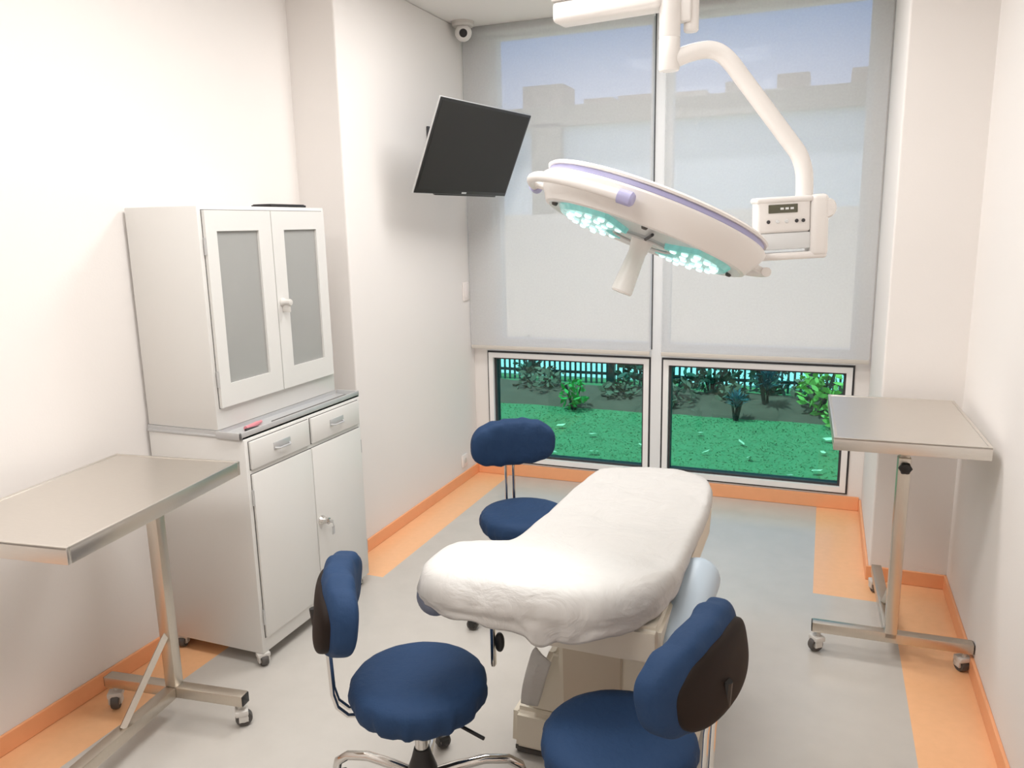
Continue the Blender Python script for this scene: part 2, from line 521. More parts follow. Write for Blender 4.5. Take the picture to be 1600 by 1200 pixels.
# things on the cabinet
tb = MB().box(-.05, .05, -.115, .115, 0, .010, bev=.002)
tb.box(-.045, .045, -.11, .11, .010, .013, bev=.001)
t = tb.build('instrument_case', M['black'], loc=(-2.13, 2.76, 1.7425))
tag(t, 'thin dark flat case lying on top of the tall cabinet', 'case')
pn = MB(); pn.tube([(0, -.055, 0), (0, .03, 0), (0, .034, 0), (0, .055, 0)], [.0085, .0085, .0065, .006], 12)
t = pn.build('marker_pen', M['pink'], loc=(-2.0, 2.335, .9238), rot=(0, 0, .15))
tag(t, 'short pink marker lying on the cabinet ledge', 'pen')
pn = MB(); pn.tube([(0, -.03, 0), (0, .012, 0), (0, .016, 0), (0, .03, 0)], [.007, .007, .0055, .0045], 12)
t = pn.build('marker_pen', M['black'], loc=(-1.968, 2.29, .9222), rot=(0, 0, -.25))
tag(t, 'small dark pen lying on the cabinet ledge nearest the steel table', 'pen')

# ------------------------------------------------------------------ steel trolley tables
def trolley(label, loc, rz):
    t = thing('instrument_trolley', label, 'trolley table', loc, rz, None)
    tt = MB()
    x0, x1, y0, y1, z = -.245, .245, -.60, .135, .895
    tt.box(x0, x1, y0, y1, z - .006, z - .001)
    for (a, b, c, d) in ((x0, x1, y0, y0 + .012), (x0, x1, y1 - .012, y1), (x0, x0 + .012, y0 + .012, y1 - .012), (x1 - .012, x1, y0 + .012, y1 - .012)):
        tt.box(a, b, c, d, z - .046, z + .0015, bev=.002)
    tt.build('table_top', M['steel'], t)
    MB().box(-.06, .06, -.2, .07, .845, .889, bev=.004).build('support_bracket', M['steel_tube'], t)
    MB().box(-.021, .021, -.021, .021, .10, .805, bev=.003).build('post', M['steel_tube'], t)
    MB().box(-.016, .016, -.016, .016, .80, .847, bev=.002).build('inner_post', M['steel_tube'], t)
    kn = MB(); kn.lathe([(0.0001, 0), (.006, 0), (.006, .012), (.019, .014), (.021, .02), (.021, .03), (.017, .035), (0.0001, .036)], 20,
                        rip=lambda a, i: 1 + (.1 * math.cos(6 * a) if 3 <= i <= 5 else 0))
    kn.xform(Matrix.Translation(V((0, .02, .775))) @ Matrix.Rotation(-PI / 2, 4, 'X'))
    kn.build('clamp_knob', M['black'], t, label='black clamp knob')
    MB().box(-.275, .275, -.021, .021, .083, .122, bev=.003).build('cross_beam', M['steel_tube'], t)
    MB().box(-.021, .021, -.62, -.021, .083, .122, bev=.003).build('long_beam', M['steel_tube'], t)
    br = MB(); br.tube([(0, -.012, .315), (0, -.25, .118)], .0135, 4)
    br.build('brace', M['steel_tube'], t, smooth=False)
    for s in (-1, 1):
        MB().box(s * .2755 - .002, s * .2755 + .002, -.019, .019, .085, .12, bev=.001).build('end_cap', M['black'], t)
    for (x, y, a) in ((-.25, 0, .5), (.25, 0, 2.2), (0, -.59, .3)):
        caster_parts(t, (x, y, 0), a, rad=.028, w=.026, top=.084)
    return t
trolley('stainless steel trolley table standing beside the tall grey cabinet', (-2.015, 1.84, 0), math.radians(7))
trolley('stainless steel trolley table with black knob, by the right wall near the window', (.302, 3.035, 0), math.radians(181.5))

# ------------------------------------------------------------------ stools
def stool(label, loc, rz, tilt=.12, base_rot=.0, pad_dx=0.0, padz=.70, pady=-.20, roll=0.0):
    s = thing('wheeled_stool', label, 'stool', loc, rz, 'blue covered clinic stools')
    SEAT = .45
    R0 = .19
    def rip(a, i):
        k = [0, .0, .0, .001, .003, .006, .014, .02, .024, .024, .018, .01, 0][min(i, 12)]
        return 1 + k * (math.sin(17 * a + 1.3 * math.sin(3 * a)) + .6 * math.sin(29 * a + 2))
    pr = [(0.0001, SEAT - .006), (R0 * .35, SEAT - .003), (R0 * .62, SEAT), (R0 * .82, SEAT - .003), (R0 * .93, SEAT - .011), (R0 * .985, SEAT - .024),
          (R0 * 1.0, SEAT - .042), (R0 * .99, SEAT - .062), (R0 * .95, SEAT - .082), (R0 * .90, SEAT - .094), (R0 * .84, SEAT - .098), (R0 * .80, SEAT - .094), (0.0001, SEAT - .092)]
    mb = MB(); mb.lathe(pr, 96, rip=rip)
    mb.build('seat', M['blue'], s)
    MB().lathe([(0.0001, .340), (.11, .340), (.115, .346), (.115, .358), (0.0001, .358)], 32).build('seat_plate', M['black'], s)
    # backrest
    bend = .9
    def fn(p):
        return V((p.x, p.y + bend * p.x * p.x, p.z + .10 * abs(p.z) * (p.x / .19) ** 2 * 0))
    A = Matrix.Translation(V((pad_dx, pady, padz))) @ Matrix.Rotation(roll, 4, 'Y') @ Matrix.Rotation(-tilt, 4, 'X')
    def fcov(p):
        q = fn(p)
        w_ = .004 * math.sin(p.x * 70 + p.z * 30) * min(1, (abs(p.z) / .10) ** 4) + .0025 * noise.noise(p * 16)
        q.y += w_
        q.z += .003 * math.sin(p.x * 90) * (abs(p.z) / .1) ** 2
        return q
    mb = MB(); mb.squad(.192, .046, .106, .55, .72, 72, 28, fn=fcov); mb.xform(A)
    back = mb.build('backrest', M['blue'], s)
    mb = MB(); mb.squad(.162, .021, .084, .5, .72, 56, 20, c=(.012, -.037, -.014), fn=fn); mb.xform(A)
    mb.build('back_shell', M['brown'], back, label='dark brown rear shell of the backrest')
    kn = MB(); kn.tube([V((0, -.045, -.085)), V((0, -.06, -.02))], .011, 10); kn.xform(A)
    kn.build('back_bracket', M['black'], back)
    for sx in (-1, 1):
        x = sx * .018
        b = MB()
        b.tube([(x, -.03, .35), (x, -.14, .345), (x, -.195, .352), (x, -.222, .38), (x, -.232, .42), (x, -.236, .55), (x + pad_dx * .8, pady - .042, padz - .02)], .0065, 10)
        b.build('back_bar', M['chrome'], s)
    MB().tube([(0, 0, .18), (0, 0, .345)], .019, 20).build('gas_column', M['chrome'], s)
    hb = MB(); hb.lathe([(0.0001, .075), (.03, .075), (.042, .10), (.042, .15), (.03, .185), (.022, .215), (.019, .216), (0.0001, .216)], 24)
    hb.build('hub', M['black'], s)
    lv = MB(); lv.tube([(.02, .02, .335), (.09, .10, .332), (.15, .16, .325)], .005, 8)
    lv.build('height_lever', M['black'], s)
    for k in range(5):
        a = base_rot + 2 * PI * k / 5
        d = V((math.cos(a), math.sin(a), 0))
        lg = MB()
        lg.tube([d * .03 + V((0, 0, .125)), d * .1 + V((0, 0, .135)), d * .18 + V((0, 0, .140)), d * .25 + V((0, 0, .125)), d * .285 + V((0, 0, .098)), d * .292 + V((0, 0, .075))],
                [.016, .015, .014, .0135, .0135, .013], 12)
        leg = lg.build('leg', M['chrome'], s)
        caster_parts(leg, tuple(d * .292), a + .6, rad=.024, w=.03, top=.08, mw=M['black'])
    return s
stool('blue cloth covered wheeled stool in front of the tall cabinet, backrest turned to the cabinet', (-.985, 1.722, 0), math.radians(-59), base_rot=math.radians(95), padz=.68, pady=-.205, roll=-.05)
stool('blue covered wheeled stool turning the dark back of its backrest to the room', (-.405, 1.668, 0), math.radians(71), base_rot=.2, padz=.686, pady=-.205, pad_dx=.012, roll=-.13)
stool('blue cloth covered wheeled stool standing near the window, at far end of covered table', (-1.155, 2.995, 0), math.radians(180 + 36), base_rot=.5, padz=.70, pady=-.19)

# ------------------------------------------------------------------ operating table
bed = thing('operating_table', 'cream pedestal operating table with pale blue armrest, under a white sheet', 'operating table', (-.56, 2.3, 0))
BX, BY = -.56, 2.3
def taper(name, mt, z0, r0, z1, r1, bev=.02):
    mb = MB()
    a = [mb.bm.verts.new((x - BX, y - BY, z0)) for x, y in ((r0[0], r0[2]), (r0[1], r0[2]), (r0[1], r0[3]), (r0[0], r0[3]))]
    b = [mb.bm.verts.new((x - BX, y - BY, z1)) for x, y in ((r1[0], r1[2]), (r1[1], r1[2]), (r1[1], r1[3]), (r1[0], r1[3]))]
    mb.bm.faces.new(list(reversed(a))); mb.bm.faces.new(b)
    for k in range(4):
        mb.bm.faces.new((a[k], a[(k + 1) % 4], b[(k + 1) % 4], b[k]))
    bmesh.ops.bevel(mb.bm, geom=list(mb.bm.edges), offset=bev, segments=3, affect='EDGES')
    return mb.build(name, mt, bed)
taper('plinth', M['rubber'], 0, (-.84, -.30, 2.06, 2.78), .03, (-.84, -.30, 2.06, 2.78), .008)
taper('base_cover', M['cream'], .03, (-.845, -.29, 2.035, 2.80), .17, (-.84, -.295, 2.04, 2.79), .02)
taper('shroud', M['cream'], .165, (-.80, -.32, 2.045, 2.72), .40, (-.71, -.365, 2.03, 2.6), .02)
taper('pedestal', M['cream'], .15, (-.665, -.40, 1.98, 2.55), .56, (-.655, -.38, 1.95, 2.5), .010)
taper('front_panel', M['pedestal_panel'], .17, (-.645, -.475, 1.972, 1.985), .535, (-.64, -.465, 1.942, 1.96), .004)
taper('seat_frame', M['cream'], .545, (-.70, -.335, 1.80, 2.72), .66, (-.74, -.33, 1.78, 2.74), .014)
mt = MB(); mt.box(-.765 - BX, -.365 - BX, 1.80 - BY, 2.73 - BY, .655, .738, bev=.03, seg=4)
mt.build('mattress', M['slate'], bed)
def capsule(p0, p1, r, flat=1.0, n=20):
    p0, p1 = V(p0), V(p1)
    d = (p1 - p0).normalized()
    pts, rs = [], []
    for k in range(7):
        a = PI / 2 * k / 6
        pts.append(p0 - d * r * math.cos(a) * .9 + d * r * .0); rs.append(max(.002, r * math.sin(a)))
    for k in range(7):
        a = PI / 2 * (1 - k / 6)
        pts.append(p1 + d * r * math.cos(a) * .9); rs.append(max(.002, r * math.sin(a)))
    mb = MB(); mb.tube([p - V((BX, BY, 0)) for p in pts], rs, n)
    return mb
capsule((-.29, 2.13, .65), (-.318, 1.87, .555), .062).build('armrest', M['vinyl'], bed, label='pale blue padded armrest')
capsule((-.86, 1.90, .692), (-.918, 1.715, .688), .052).build('armrest', M['slate'], bed, label='slate grey armrest mostly under the sheet')
ar = MB()
ar.tube([(-.40 - BX, 2.02 - BY, .62), (-.34 - BX, 2.02 - BY, .61), (-.30 - BX, 2.0 - BY, .61)], .013, 10)
ar.build('armrest_bracket', M['steel_tube'], bed)
ar = MB()
ar.tube([(-.74 - BX, 1.86 - BY, .65), (-.80 - BX, 1.86 - BY, .655), (-.87 - BX, 1.86 - BY, .67)], .013, 10)
ar.build('armrest_bracket', M['steel_tube'], bed)
lv = MB()
lv.box(-.838 - BX, -.826 - BX, 1.885 - BY, 1.905 - BY, .40, .66, bev=.003)
lv.tube([(-.832 - BX, 1.895 - BY, .655), (-.80 - BX, 1.90 - BY, .665), (-.74 - BX, 1.90 - BY, .668)], .008, 10)
lev = lv.build('clamp_lever', M['chrome'], bed, label='chrome hanging clamp lever')
lv = MB(); lv.squad(.014, .012, .03, .8, .9, 20, 12, c=(-.812 - BX, 1.895 - BY, .478))
lv.build('lever_grip', M['black'], lev)
# loose white sheet, built as a table part, against the front-left of the base
fp = MB()
rows = []
nu, nv = 10, 14
for j in range(nv + 1):
    v = j / nv
    row = []
    for i in range(nu + 1):
        u = i / nu
        xl = -.730 - .072 * v ** .7; zl = .440 - .235 * v
        xr = -.682 - .062 * v; zr = .395 - .185 * v
        x = xl + (xr - xl) * u; z = zl + (zr - zl) * u
        y = 1.955 + .055 * v + .022 * abs(u - .45) + .006 * math.sin(7 * v + 3 * u)
        row.append(fp.bm.verts.new((x - BX, y - BY, z)))
    rows.append(row)
for j in range(nv):
    for i in range(nu):
        fp.bm.faces.new((rows[j][i], rows[j][i + 1], rows[j + 1][i + 1], rows[j + 1][i]))
fo = fp.build('sheet_flap', M['sheet'], bed, label='loose pale flap hanging at front of the base')
sm = fo.modifiers.new('s', 'SOLIDIFY'); sm.thickness = .004

# white sheet draped over the table
def smooth_poly(pts, n):
    m = len(pts); out = []
    for i in range(m):
        p0, p1, p2, p3 = [V(pts[(i + k) % m] + ((0,) if len(pts[0]) == 2 else ())) for k in (-1, 0, 1, 2)]
        for k in range(n):
            t = k / n
            q = 0.5 * ((2 * p1) + (-p0 + p2) * t + (2 * p0 - 5 * p1 + 4 * p2 - p3) * t * t + (-p0 + 3 * p1 - 3 * p2 + p3) * t ** 3)
            out.append(q)
    return out
# (x, y, hang) outline, counter-clockwise from far left
OUT = [(-.755, 2.69, .05), (-.69, 2.775, .05), (-.57, 2.81, .05), (-.43, 2.80, .05), (-.345, 2.73, .05), (-.315, 2.58, .05), (-.308, 2.35, .05), (-.312, 2.16, .055),
       (-.315, 1.98, .07), (-.328, 1.86, .075), (-.375, 1.765, .085), (-.45, 1.70, .095), (-.54, 1.672, .105), (-.60, 1.66, .12), (-.66, 1.655, .10), (-.76, 1.645, .08),
       (-.86, 1.645, .075), (-.935, 1.665, .06), (-.968, 1.73, .05), (-.962, 1.82, .05), (-.94, 1.885, .05), (-.875, 1.925, .05), (-.828, 1.965, .05), (-.80, 2.12, .045), (-.778, 2.42, .045)]
per = smooth_poly([(a, b, c) for a, b, c in OUT], 8)
NP = len(per)
sb = MB()
cx, cy = -.56, 2.15
SX, SY = -.56, 2.2
def top_z(x, y):
    z = .752
    near = max(0, min(1, (2.02 - y) / .22))
    z += .028 * near * near * (3 - 2 * near)
    z += .006 * noise.noise(V((x * 5, y * 5, 1.7))) + .004 * noise.noise(V((x * 14, y * 9, 5.1))) + .0022 * noise.noise(V((x * 30, y * 30, 3.3)))
    g = math.exp(-(((x + .37) / .05) ** 2 + ((y - 1.93) / .05) ** 2))
    z -= .006 * g
    return z
rings = []
NR = 34
ctr = sb.bm.verts.new((cx - SX, cy - SY, top_z(cx, cy)))
# spine-based radial rings: shrink toward a line segment so the long outline stays regular
def inner(p, s):
    ty = max(1.80, min(2.62, p.y))
    tx = -.555
    c = V((tx, ty, 0))
    return V((tx + (p.x - tx) * s, ty + (p.y - ty) * s + 0, 0))
def rad_at(p):
    k = max(0, min(1, (1.92 - p.y) / .2))
    return .026 + .04 * k * k * (3 - 2 * k)
for j in range(1, NR + 1):
    s = j / NR
    ring = []
    for i in range(NP):
        p = per[i]
        q = V((cx + (p.x - cx) * s, cy + (p.y - cy) * s, 0))
        # roll-off starts near the edge
        dx, dy = p.x - cx, p.y - cy
        L = math.hypot(dx, dy)
        e = (1 - s) * L
        z = top_z(q.x, q.y)
        r_ = rad_at(p)
        if e < r_:
            z -= (r_ - math.sqrt(max(0, r_ * r_ - (r_ - e) ** 2)))
        ring.append(sb.bm.verts.new((q.x - SX, q.y - SY, z)))
    rings.append(ring)
NH = 9
for j in range(1, NH + 1):
    t_ = j / NH
    ring = []
    for i in range(NP):
        p = per[i]; a, b = per[i - 1], per[(i + 1) % NP]
        tn = (V((b.x, b.y, 0)) - V((a.x, a.y, 0))).normalized()
        nrm = V((tn.y, -tn.x, 0))
        if nrm.dot(V((p.x - cx, p.y - cy, 0))) < 0:
            nrm = -nrm
        hang = p.z - (rad_at(p) - .026) * .75 + .005 * math.sin(i * .55) + .008 * noise.noise(V((i * .21, 0, 2)))
        amp = max(0, p.z - .045) * .07
        off = t_ * amp * (math.sin(i * .42 + 1.0) + .6 * math.sin(i * .93 + t_)) - .016 * t_ + .006 * noise.noise(V((i * .3, t_ * 3, 9)))
        z0 = top_z(p.x, p.y) - rad_at(p)
        ring.append(sb.bm.verts.new((p.x + nrm.x * off - SX, p.y + nrm.y * off - SY, z0 - hang * t_)))
    rings.append(ring)
for i in range(NP):
    sb.bm.faces.new((ctr, rings[0][i], rings[0][(i + 1) % NP]))
for j in range(len(rings) - 1):
    A, B = rings[j], rings[j + 1]
    for i in range(NP):
        k = (i + 1) % NP
        sb.bm.faces.new((A[i], B[i], B[k], A[k]))
sheet = sb.build('table_sheet', M['sheet'], loc=(SX, SY, 0), angle=180)
sm = sheet.modifiers.new('s', 'SOLIDIFY'); sm.thickness = .003; sm.offset = 1
tag(sheet, 'white disposable sheet draped over the operating table', 'sheet')

# ------------------------------------------------------------------ surgical lamp
LC = V((-.400, 1.928, 1.655))
ex = V((.8848, .27094, -.37909)).normalized()
nn = V((-.30917, -.2673, -.91267)) + V((.36361, -.91024, .19812)) * -.07; nn = (nn - ex * nn.dot(ex)).normalized()
ey = nn.cross(ex) * -1
zax = -nn
R3 = Matrix((ex, zax.cross(ex), zax)).transposed()
lamp = thing('surgical_lamp', 'white ceiling mounted surgical lamp with teal LED clusters above the covered table', 'surgical lamp', LC)
LM = R3.to_4x4() @ Matrix.Scale(.935, 4)
def lp(p):
    return tuple(V(p) - LC)
def head(mb, name, m, par=None, **k):
    mb.xform(LM)
    return mb.build(name, m, par or lamp, **k)
hs = head(MB().lathe([(.262, -.052), (.272, -.050), (.292, -.018), (.302, .004), (.303, .012), (.297, .018), (.280, .019)], 96), 'head_shell', M['lampwhite'])
head(MB().lathe([(.26, .017), (.289, .017), (.292, .020), (.291, .031), (.26, .033)], 96), 'accent_band', M['lilac'], label='lilac band round the lamp head')
head(MB().lathe([(.287, .031), (.297, .032), (.299, .037), (.293, .042), (.25, .049), (.17, .055), (.08, .058), (0.0001, .058)], 96), 'head_cover', M['lampwhite'])
head(MB().lathe([(0.0001, -.056), (.07, -.056), (.075, -.050), (.235, -.046), (.262, -.053), (.266, -.048), (.2, -.02), (0.0001, -.02)], 96), 'face_plate', M['face'])
# two banks of lenses
for side in (0, 1):
    a0 = (PI if side else 0) - 1.02
    a1 = a0 + 2.04
    mb = MB()
    n = 28
    vin, vout, tin, tout = [], [], [], []
    bot = -.064
    for k in range(n + 1):
        a = a0 + (a1 - a0) * k / n
        c, s_ = math.cos(a), math.sin(a)
        vin.append(mb.bm.verts.new((.092 * c, .092 * s_, -.047))); tin.append(mb.bm.verts.new((.098 * c, .098 * s_, bot)))
        tout.append(mb.bm.verts.new((.226 * c, .226 * s_, bot + .004))); vout.append(mb.bm.verts.new((.236 * c, .236 * s_, -.047)))
    for k in range(n):
        for A, B in ((vin, tin), (tin, tout), (tout, vout)):
            mb.bm.faces.new((A[k], A[k + 1], B[k + 1], B[k]))
    for k in (0, n):
        mb.bm.faces.new((vin[k], tin[k], tout[k], vout[k]))
    ln = head(mb, 'lens_bank', M['lens'], angle=20, label='teal LED lens bank')
    for ri, (rad, cnt) in enumerate(((.118, 5), (.158, 7), (.2, 9))):
        for k in range(cnt):
            a = a0 + .12 + (2.04 - .24) * k / (cnt - 1)
            q = MB()
            q.lathe([(0.0001, -.0685), (.005, -.068), (.008, -.0665), (.0092, -.064), (.0092, -.058), (0.0001, -.058)], 12, origin=(rad * math.cos(a), rad * math.sin(a), 0))
            head(q, 'led', M['led'], ln)
for a in (PI / 2, -PI / 2):
    mb = MB(); mb.tube([(0, .08 * math.sin(a), -.058), (0, .2 * math.sin(a), -.056)], .004, 8)
    head(mb, 'spoke', M['gasket'])
rg = MB(); rg.tube([(.078 * math.cos(2 * PI * k / 40), .078 * math.sin(2 * PI * k / 40), -.059) for k in range(40)], .0035, 8, closed=True)
head(rg, 'centre_ring', M['silver'])
for a in (.12, PI + .12, 2.2, 4.6):
    mb = MB(); mb.lathe([(0.0001, -.058), (.006, -.057), (.008, -.053), (.008, -.048), (0.0001, -.048)], 12, origin=(.248 * math.cos(a), .248 * math.sin(a), 0))
    head(mb, 'screw', M['rubber'])
hd = MB(); hd.lathe([(0.0001, -.20), (.025, -.20), (.0285, -.195), (.027, -.17), (.024, -.11), (.023, -.09), (.026, -.075), (.03, -.056), (0.0001, -.056)], 32)
head(hd, 'centre_handle', M['lampwhite'])
# grab rails round the rim
def rail(a0, a1, caps=True):
    mb = MB()
    pts = []
    n = 20
    for k in range(n + 1):
        a = a0 + (a1 - a0) * k / n
        r_ = .325
        pts.append((r_ * math.cos(a), r_ * math.sin(a), -.016))
    mb.tube(pts, .0125, 12)
    for a in (a0 + .06, a1 - .06):
        mb.tube([(.285 * math.cos(a), .285 * math.sin(a), -.012), (.325 * math.cos(a), .325 * math.sin(a), -.016)], .009, 10)
    rl = head(mb, 'grab_rail', M['lampwhite'])
    for a, d in (((a0, -1), (a1, 1)) if caps else ()):
        q = MB()
        p = V((.325 * math.cos(a), .325 * math.sin(a), -.016))
        tg = V((-math.sin(a), math.cos(a), 0)) * d
        q.tube([p, p + tg * .03, p + tg * .036], [.0165, .0165, .012], 16)
        head(q, 'end_cap', M['lilac'], rl)
rail(PI - .22, PI + 1.22)
rail(-.06, .8, False)
# arm, hub and control box
hub = MB()
hub.lathe([(0.0001, -.075), (.0235, -.075), (.0255, -.07), (.0255, -.003), (.0245, 0), (.0255, .003), (.0255, .16), (0.0001, .16)], 32, origin=lp((-.379, 2.02, 2.085)))
hub.build('arm_hub', M['lampwhite'], lamp)
sd = MB(); sd.lathe([(0.0001, 0), (.015, 0), (.018, .004), (.018, .20), (0.0001, .2)], 28, origin=lp((-.333, 2.05, 2.10)))
sd.box(*[c for pr in zip([-.375 - LC.x, 2.02 - LC.y, 2.12 - LC.z], [-.33 - LC.x, 2.05 - LC.y, 2.19 - LC.z]) for c in pr], bev=.006)
sd.build('joint_housing', M['lampwhite'], lamp)
dp = MB(); dp.tube([lp((-.379, 2.02, 2.24)), lp((-.379, 2.02, 2.8))], .032, 28)
dp.lathe([(0.0001, 0), (.10, 0), (.12, .02), (.12, .04), (0.0001, .04)], 40, origin=lp((-.379, 2.02, 2.789)))
dp.build('drop_tube', M['lampwhite'], lamp)
hb = MB()
d_ = (V((-.41, 2.03, 2.148)) - V((-.665, 1.934, 2.148)))
A = Matrix.Translation(V(lp((-.535, 2.045, 2.178)))) @ Matrix.Rotation(-.14, 4, 'Z')
hb.box(-.143, .143, -.036, .036, -.026, .026, bev=.012, seg=3); hb.xform(A)
hb.build('beam_arm', M['lampwhite'], lamp)
q = MB(); q.box(-.144, -.02, -.038, .038, .024, .034, bev=.004); q.xform(A); q.build('beam_cover', M['hub'], lamp)
pts = smooth = []
ctrl = [(-.379, 2.018, 2.030), (-.345, 2.036, 2.046), (-.315, 2.05, 2.055), (-.287, 2.061, 2.057), (-.262, 2.068, 2.047), (-.238, 2.072, 2.024), (-.204, 2.078, 1.979),
        (-.15, 2.084, 1.907), (-.097, 2.09, 1.836), (-.075, 2.091, 1.805), (-.062, 2.089, 1.77), (-.058, 2.085, 1.735), (-.057, 2.08, 1.69)]
def catmull(P, n=6):
    P = [V(p) for p in P]; P = [P[0] * 2 - P[1]] + P + [P[-1] * 2 - P[-2]]
    out = []
    for i in range(1, len(P) - 2):
        for k in range(n):
            t = k / n
            p0, p1, p2, p3 = P[i - 1], P[i], P[i + 1], P[i + 2]
            out.append(0.5 * ((2 * p1) + (-p0 + p2) * t + (2 * p0 - 5 * p1 + 4 * p2 - p3) * t * t + (-p0 + 3 * p1 - 3 * p2 + p3) * t ** 3))
    out.append(P[-2]); return out
MB().tube([p - LC for p in catmull(ctrl)], .0205, 20).build('curved_arm', M['lampwhite'], lamp)
# control box : yoke plate on the right, panel facing the room
bx = thing
ang = math.atan2(.07, .17)
B = Matrix.Translation(V(lp((-.088, 2.055, 1.655)))) @ Matrix.Rotation(ang, 4, 'Z') @ Matrix.Rotation(math.radians(-2), 4, 'Y')
q = MB(); q.box(-.085, .045, -.022, .022, -.035, .045, bev=.008, seg=3); q.xform(B)
cbx = q.build('control_box', M['lampwhite'], lamp)
q = MB(); q.box(-.088, .05, -.026, .026, .036, .05, bev=.006, seg=3); q.xform(B); q.build('box_lid', M['lampwhite'], cbx)
q = MB(); q.box(-.058, .012, -.0245, -.0215, .012, .032, bev=.001); q.xform(B); q.build('display', M['display'], cbx, label='small dark display')
q = MB()
for i in range(3):
    q.box(-.030 + i * .012, -.022 + i * .012, -.0252, -.0243, .0195, .0245)
q.xform(B); q.build('display_digits', M['face'], cbx)
for i, (x, mm) in enumerate(((-.058, 'gasket'), (-.036, 'face'), (-.014, 'face'), (.010, 'gasket'), (.026, 'gasket'))):
    q = MB(); q.lathe([(0.0001, .0), (.0042, .0), (.0045, .002), (.003, .004), (0.0001, .004)], 14)
    q.xform(B @ Matrix.Translation(V((x, -.0215, -.008))) @ Matrix.Rotation(PI / 2, 4, 'X')); q.build('button', M[mm], cbx)
q = MB()
q.box(.045, .088, -.028, .028, -.095, .052, bev=.012, seg=4)
q.xform(B)
q.build('yoke', M['lampwhite'], lamp)
q = MB(); q.lathe([(0.0001, -.026), (.02, -.026), (.024, -.02), (.024, .02), (.02, .026), (0.0001, .026)], 32)
q.xform(B @ Matrix.Translation(V((.083, 0, .018))) @ Matrix.Rotation(PI / 2, 4, 'X')); q.build('pivot', M['lampwhite'], lamp)
q = MB(); q.box(-.075, .046, -.019, .019, -.075, -.035, bev=.004); q.xform(B); q.build('grille', M['face'], cbx)
q = MB(); q.box(-.10, .086, -.024, .024, -.10, -.082, bev=.007, seg=3); q.xform(B); q.build('lower_bracket', M['lampwhite'], lamp)

# ------------------------------------------------------------------ wall monitor
wv = V((.1633, .98656, 0)).normalized(); hv = V((.3989, 0, .917)); hv = (hv - wv * hv.dot(wv)).normalized()
nv_ = wv.cross(hv)
MC = V((-1.78, 3.99, 2.045))
mon = thing('wall_monitor', 'black flat screen monitor tilted down on the left wall', 'monitor', MC)
# local frame : X along width, Y up, Z towards viewer
MM = Matrix((wv, hv, nv_)).transposed().to_4x4()
q = MB(); q.box(-.438, .438, -.242, .242, -.003, .008, bev=.003); q.xform(MM); sc_ = q.build('casing', M['silver'], mon)
q = MB(); q.box(-.40, .40, -.2, .2, -.022, -.002, bev=.01); q.xform(MM); q.build('rear_shell', M['black'], mon)
q = MB(); q.box(-.435, .435, -.239, .239, .006, .012, bev=.002); q.xform(MM); q.build('bezel', M['black'], mon)
q = MB(); q.box(-.42, .42, -.218, .226, .0115, .0135); q.xform(MM); q.build('screen', M['screen'], mon)
q = MB(); q.box(-.25, .34, -.249, -.239, -.01, .008, bev=.003); q.xform(MM); q.build('speaker_bar', M['black'], mon)
q = MB(); q.box(-.022, .022, -.234, -.225, .0118, .0132); q.xform(MM); q.build('maker_plate', M['silver'], mon)
q = MB(); q.box(-.1, .1, -.1, .1, -.035, -.017, bev=.004); q.xform(MM); pl = q.build('mount_plate', M['gasket'], mon)
q = MB(); q.tube([MM @ V((0, 0, -.03)), V((XC + .11, 4.16, 2.11)) - MC, V((XC + .012, 4.2, 2.12)) - MC], .02, 14); q.build('wall_arm', M['gasket'], mon)
q = MB(); q.box(XC + .0005 - MC.x, XC + .014 - MC.x, 4.13 - MC.y, 4.27 - MC.y, 2.03 - MC.z, 2.21 - MC.z, bev=.004); q.build('wall_plate', M['gasket'], mon)

# ------------------------------------------------------------------ dome camera
dc = thing('security_camera', 'small white dome camera with dark lens on the ceiling corner', 'camera', (-2.06, 4.50, ZC))
q = MB(); q.lathe([(0.0001, 0), (.066, 0), (.066, -.018), (.058, -.028), (0.0001, -.028)], 40); q.build('mount', M['hub'], dc)
q = MB(); q.lathe([(0.0001, -.11)] + [(.05 * math.sin(PI * k / 14), -.06 - .05 * math.cos(PI * k / 14)) for k in range(1, 13)] + [(0.0001, -.012)], 32); ball = q.build('ball', M['lampwhite'], dc)
dv = (V((0, 0, 1.5)) - V((-2.06, 4.5, 2.77))).normalized()
qt = dv.to_track_quat('Z', 'Y').to_matrix().to_4x4()
q = MB(); q.lathe([(0.0001, .056), (.016, .056), (.022, .052), (.024, .044), (.024, .03), (0.0001, .03)], 28); q.xform(Matrix.Translation(V((0, 0, -.06))) @ qt); q.build('lens', M['black'], ball)

# ------------------------------------------------------------------ switch, socket
q = MB(); q.box(0, .009, -.043, .043, -.06, .06, bev=.003); sw = q.build('wall_switch', M['switch'], loc=(XC, 4.583, 1.243))
tag(sw, 'white wall switch on the left wall beside the blind', 'switch')
q = MB(); q.box(.009, .013, -.028, .028, -.04, .04, bev=.002); q.build('rocker', M['switch'], sw)
q = MB(); q.box(0, .01, -.04, .04, -.04, .04, bev=.003); so = q.build('wall_socket', M['switch'], loc=(XC, 4.48, .145))
tag(so, 'small white wall socket low on the left wall near the window corner', 'socket')
q = MB(); q.lathe([(0.0001, 0), (.018, 0), (.018, .003), (0.0001, .003)], 20); q.xform(Matrix.Translation(V((.009, 0, 0))) @ Matrix.Rotation(PI / 2, 4, 'Y')); q.build('socket_face', M['hub'], so)

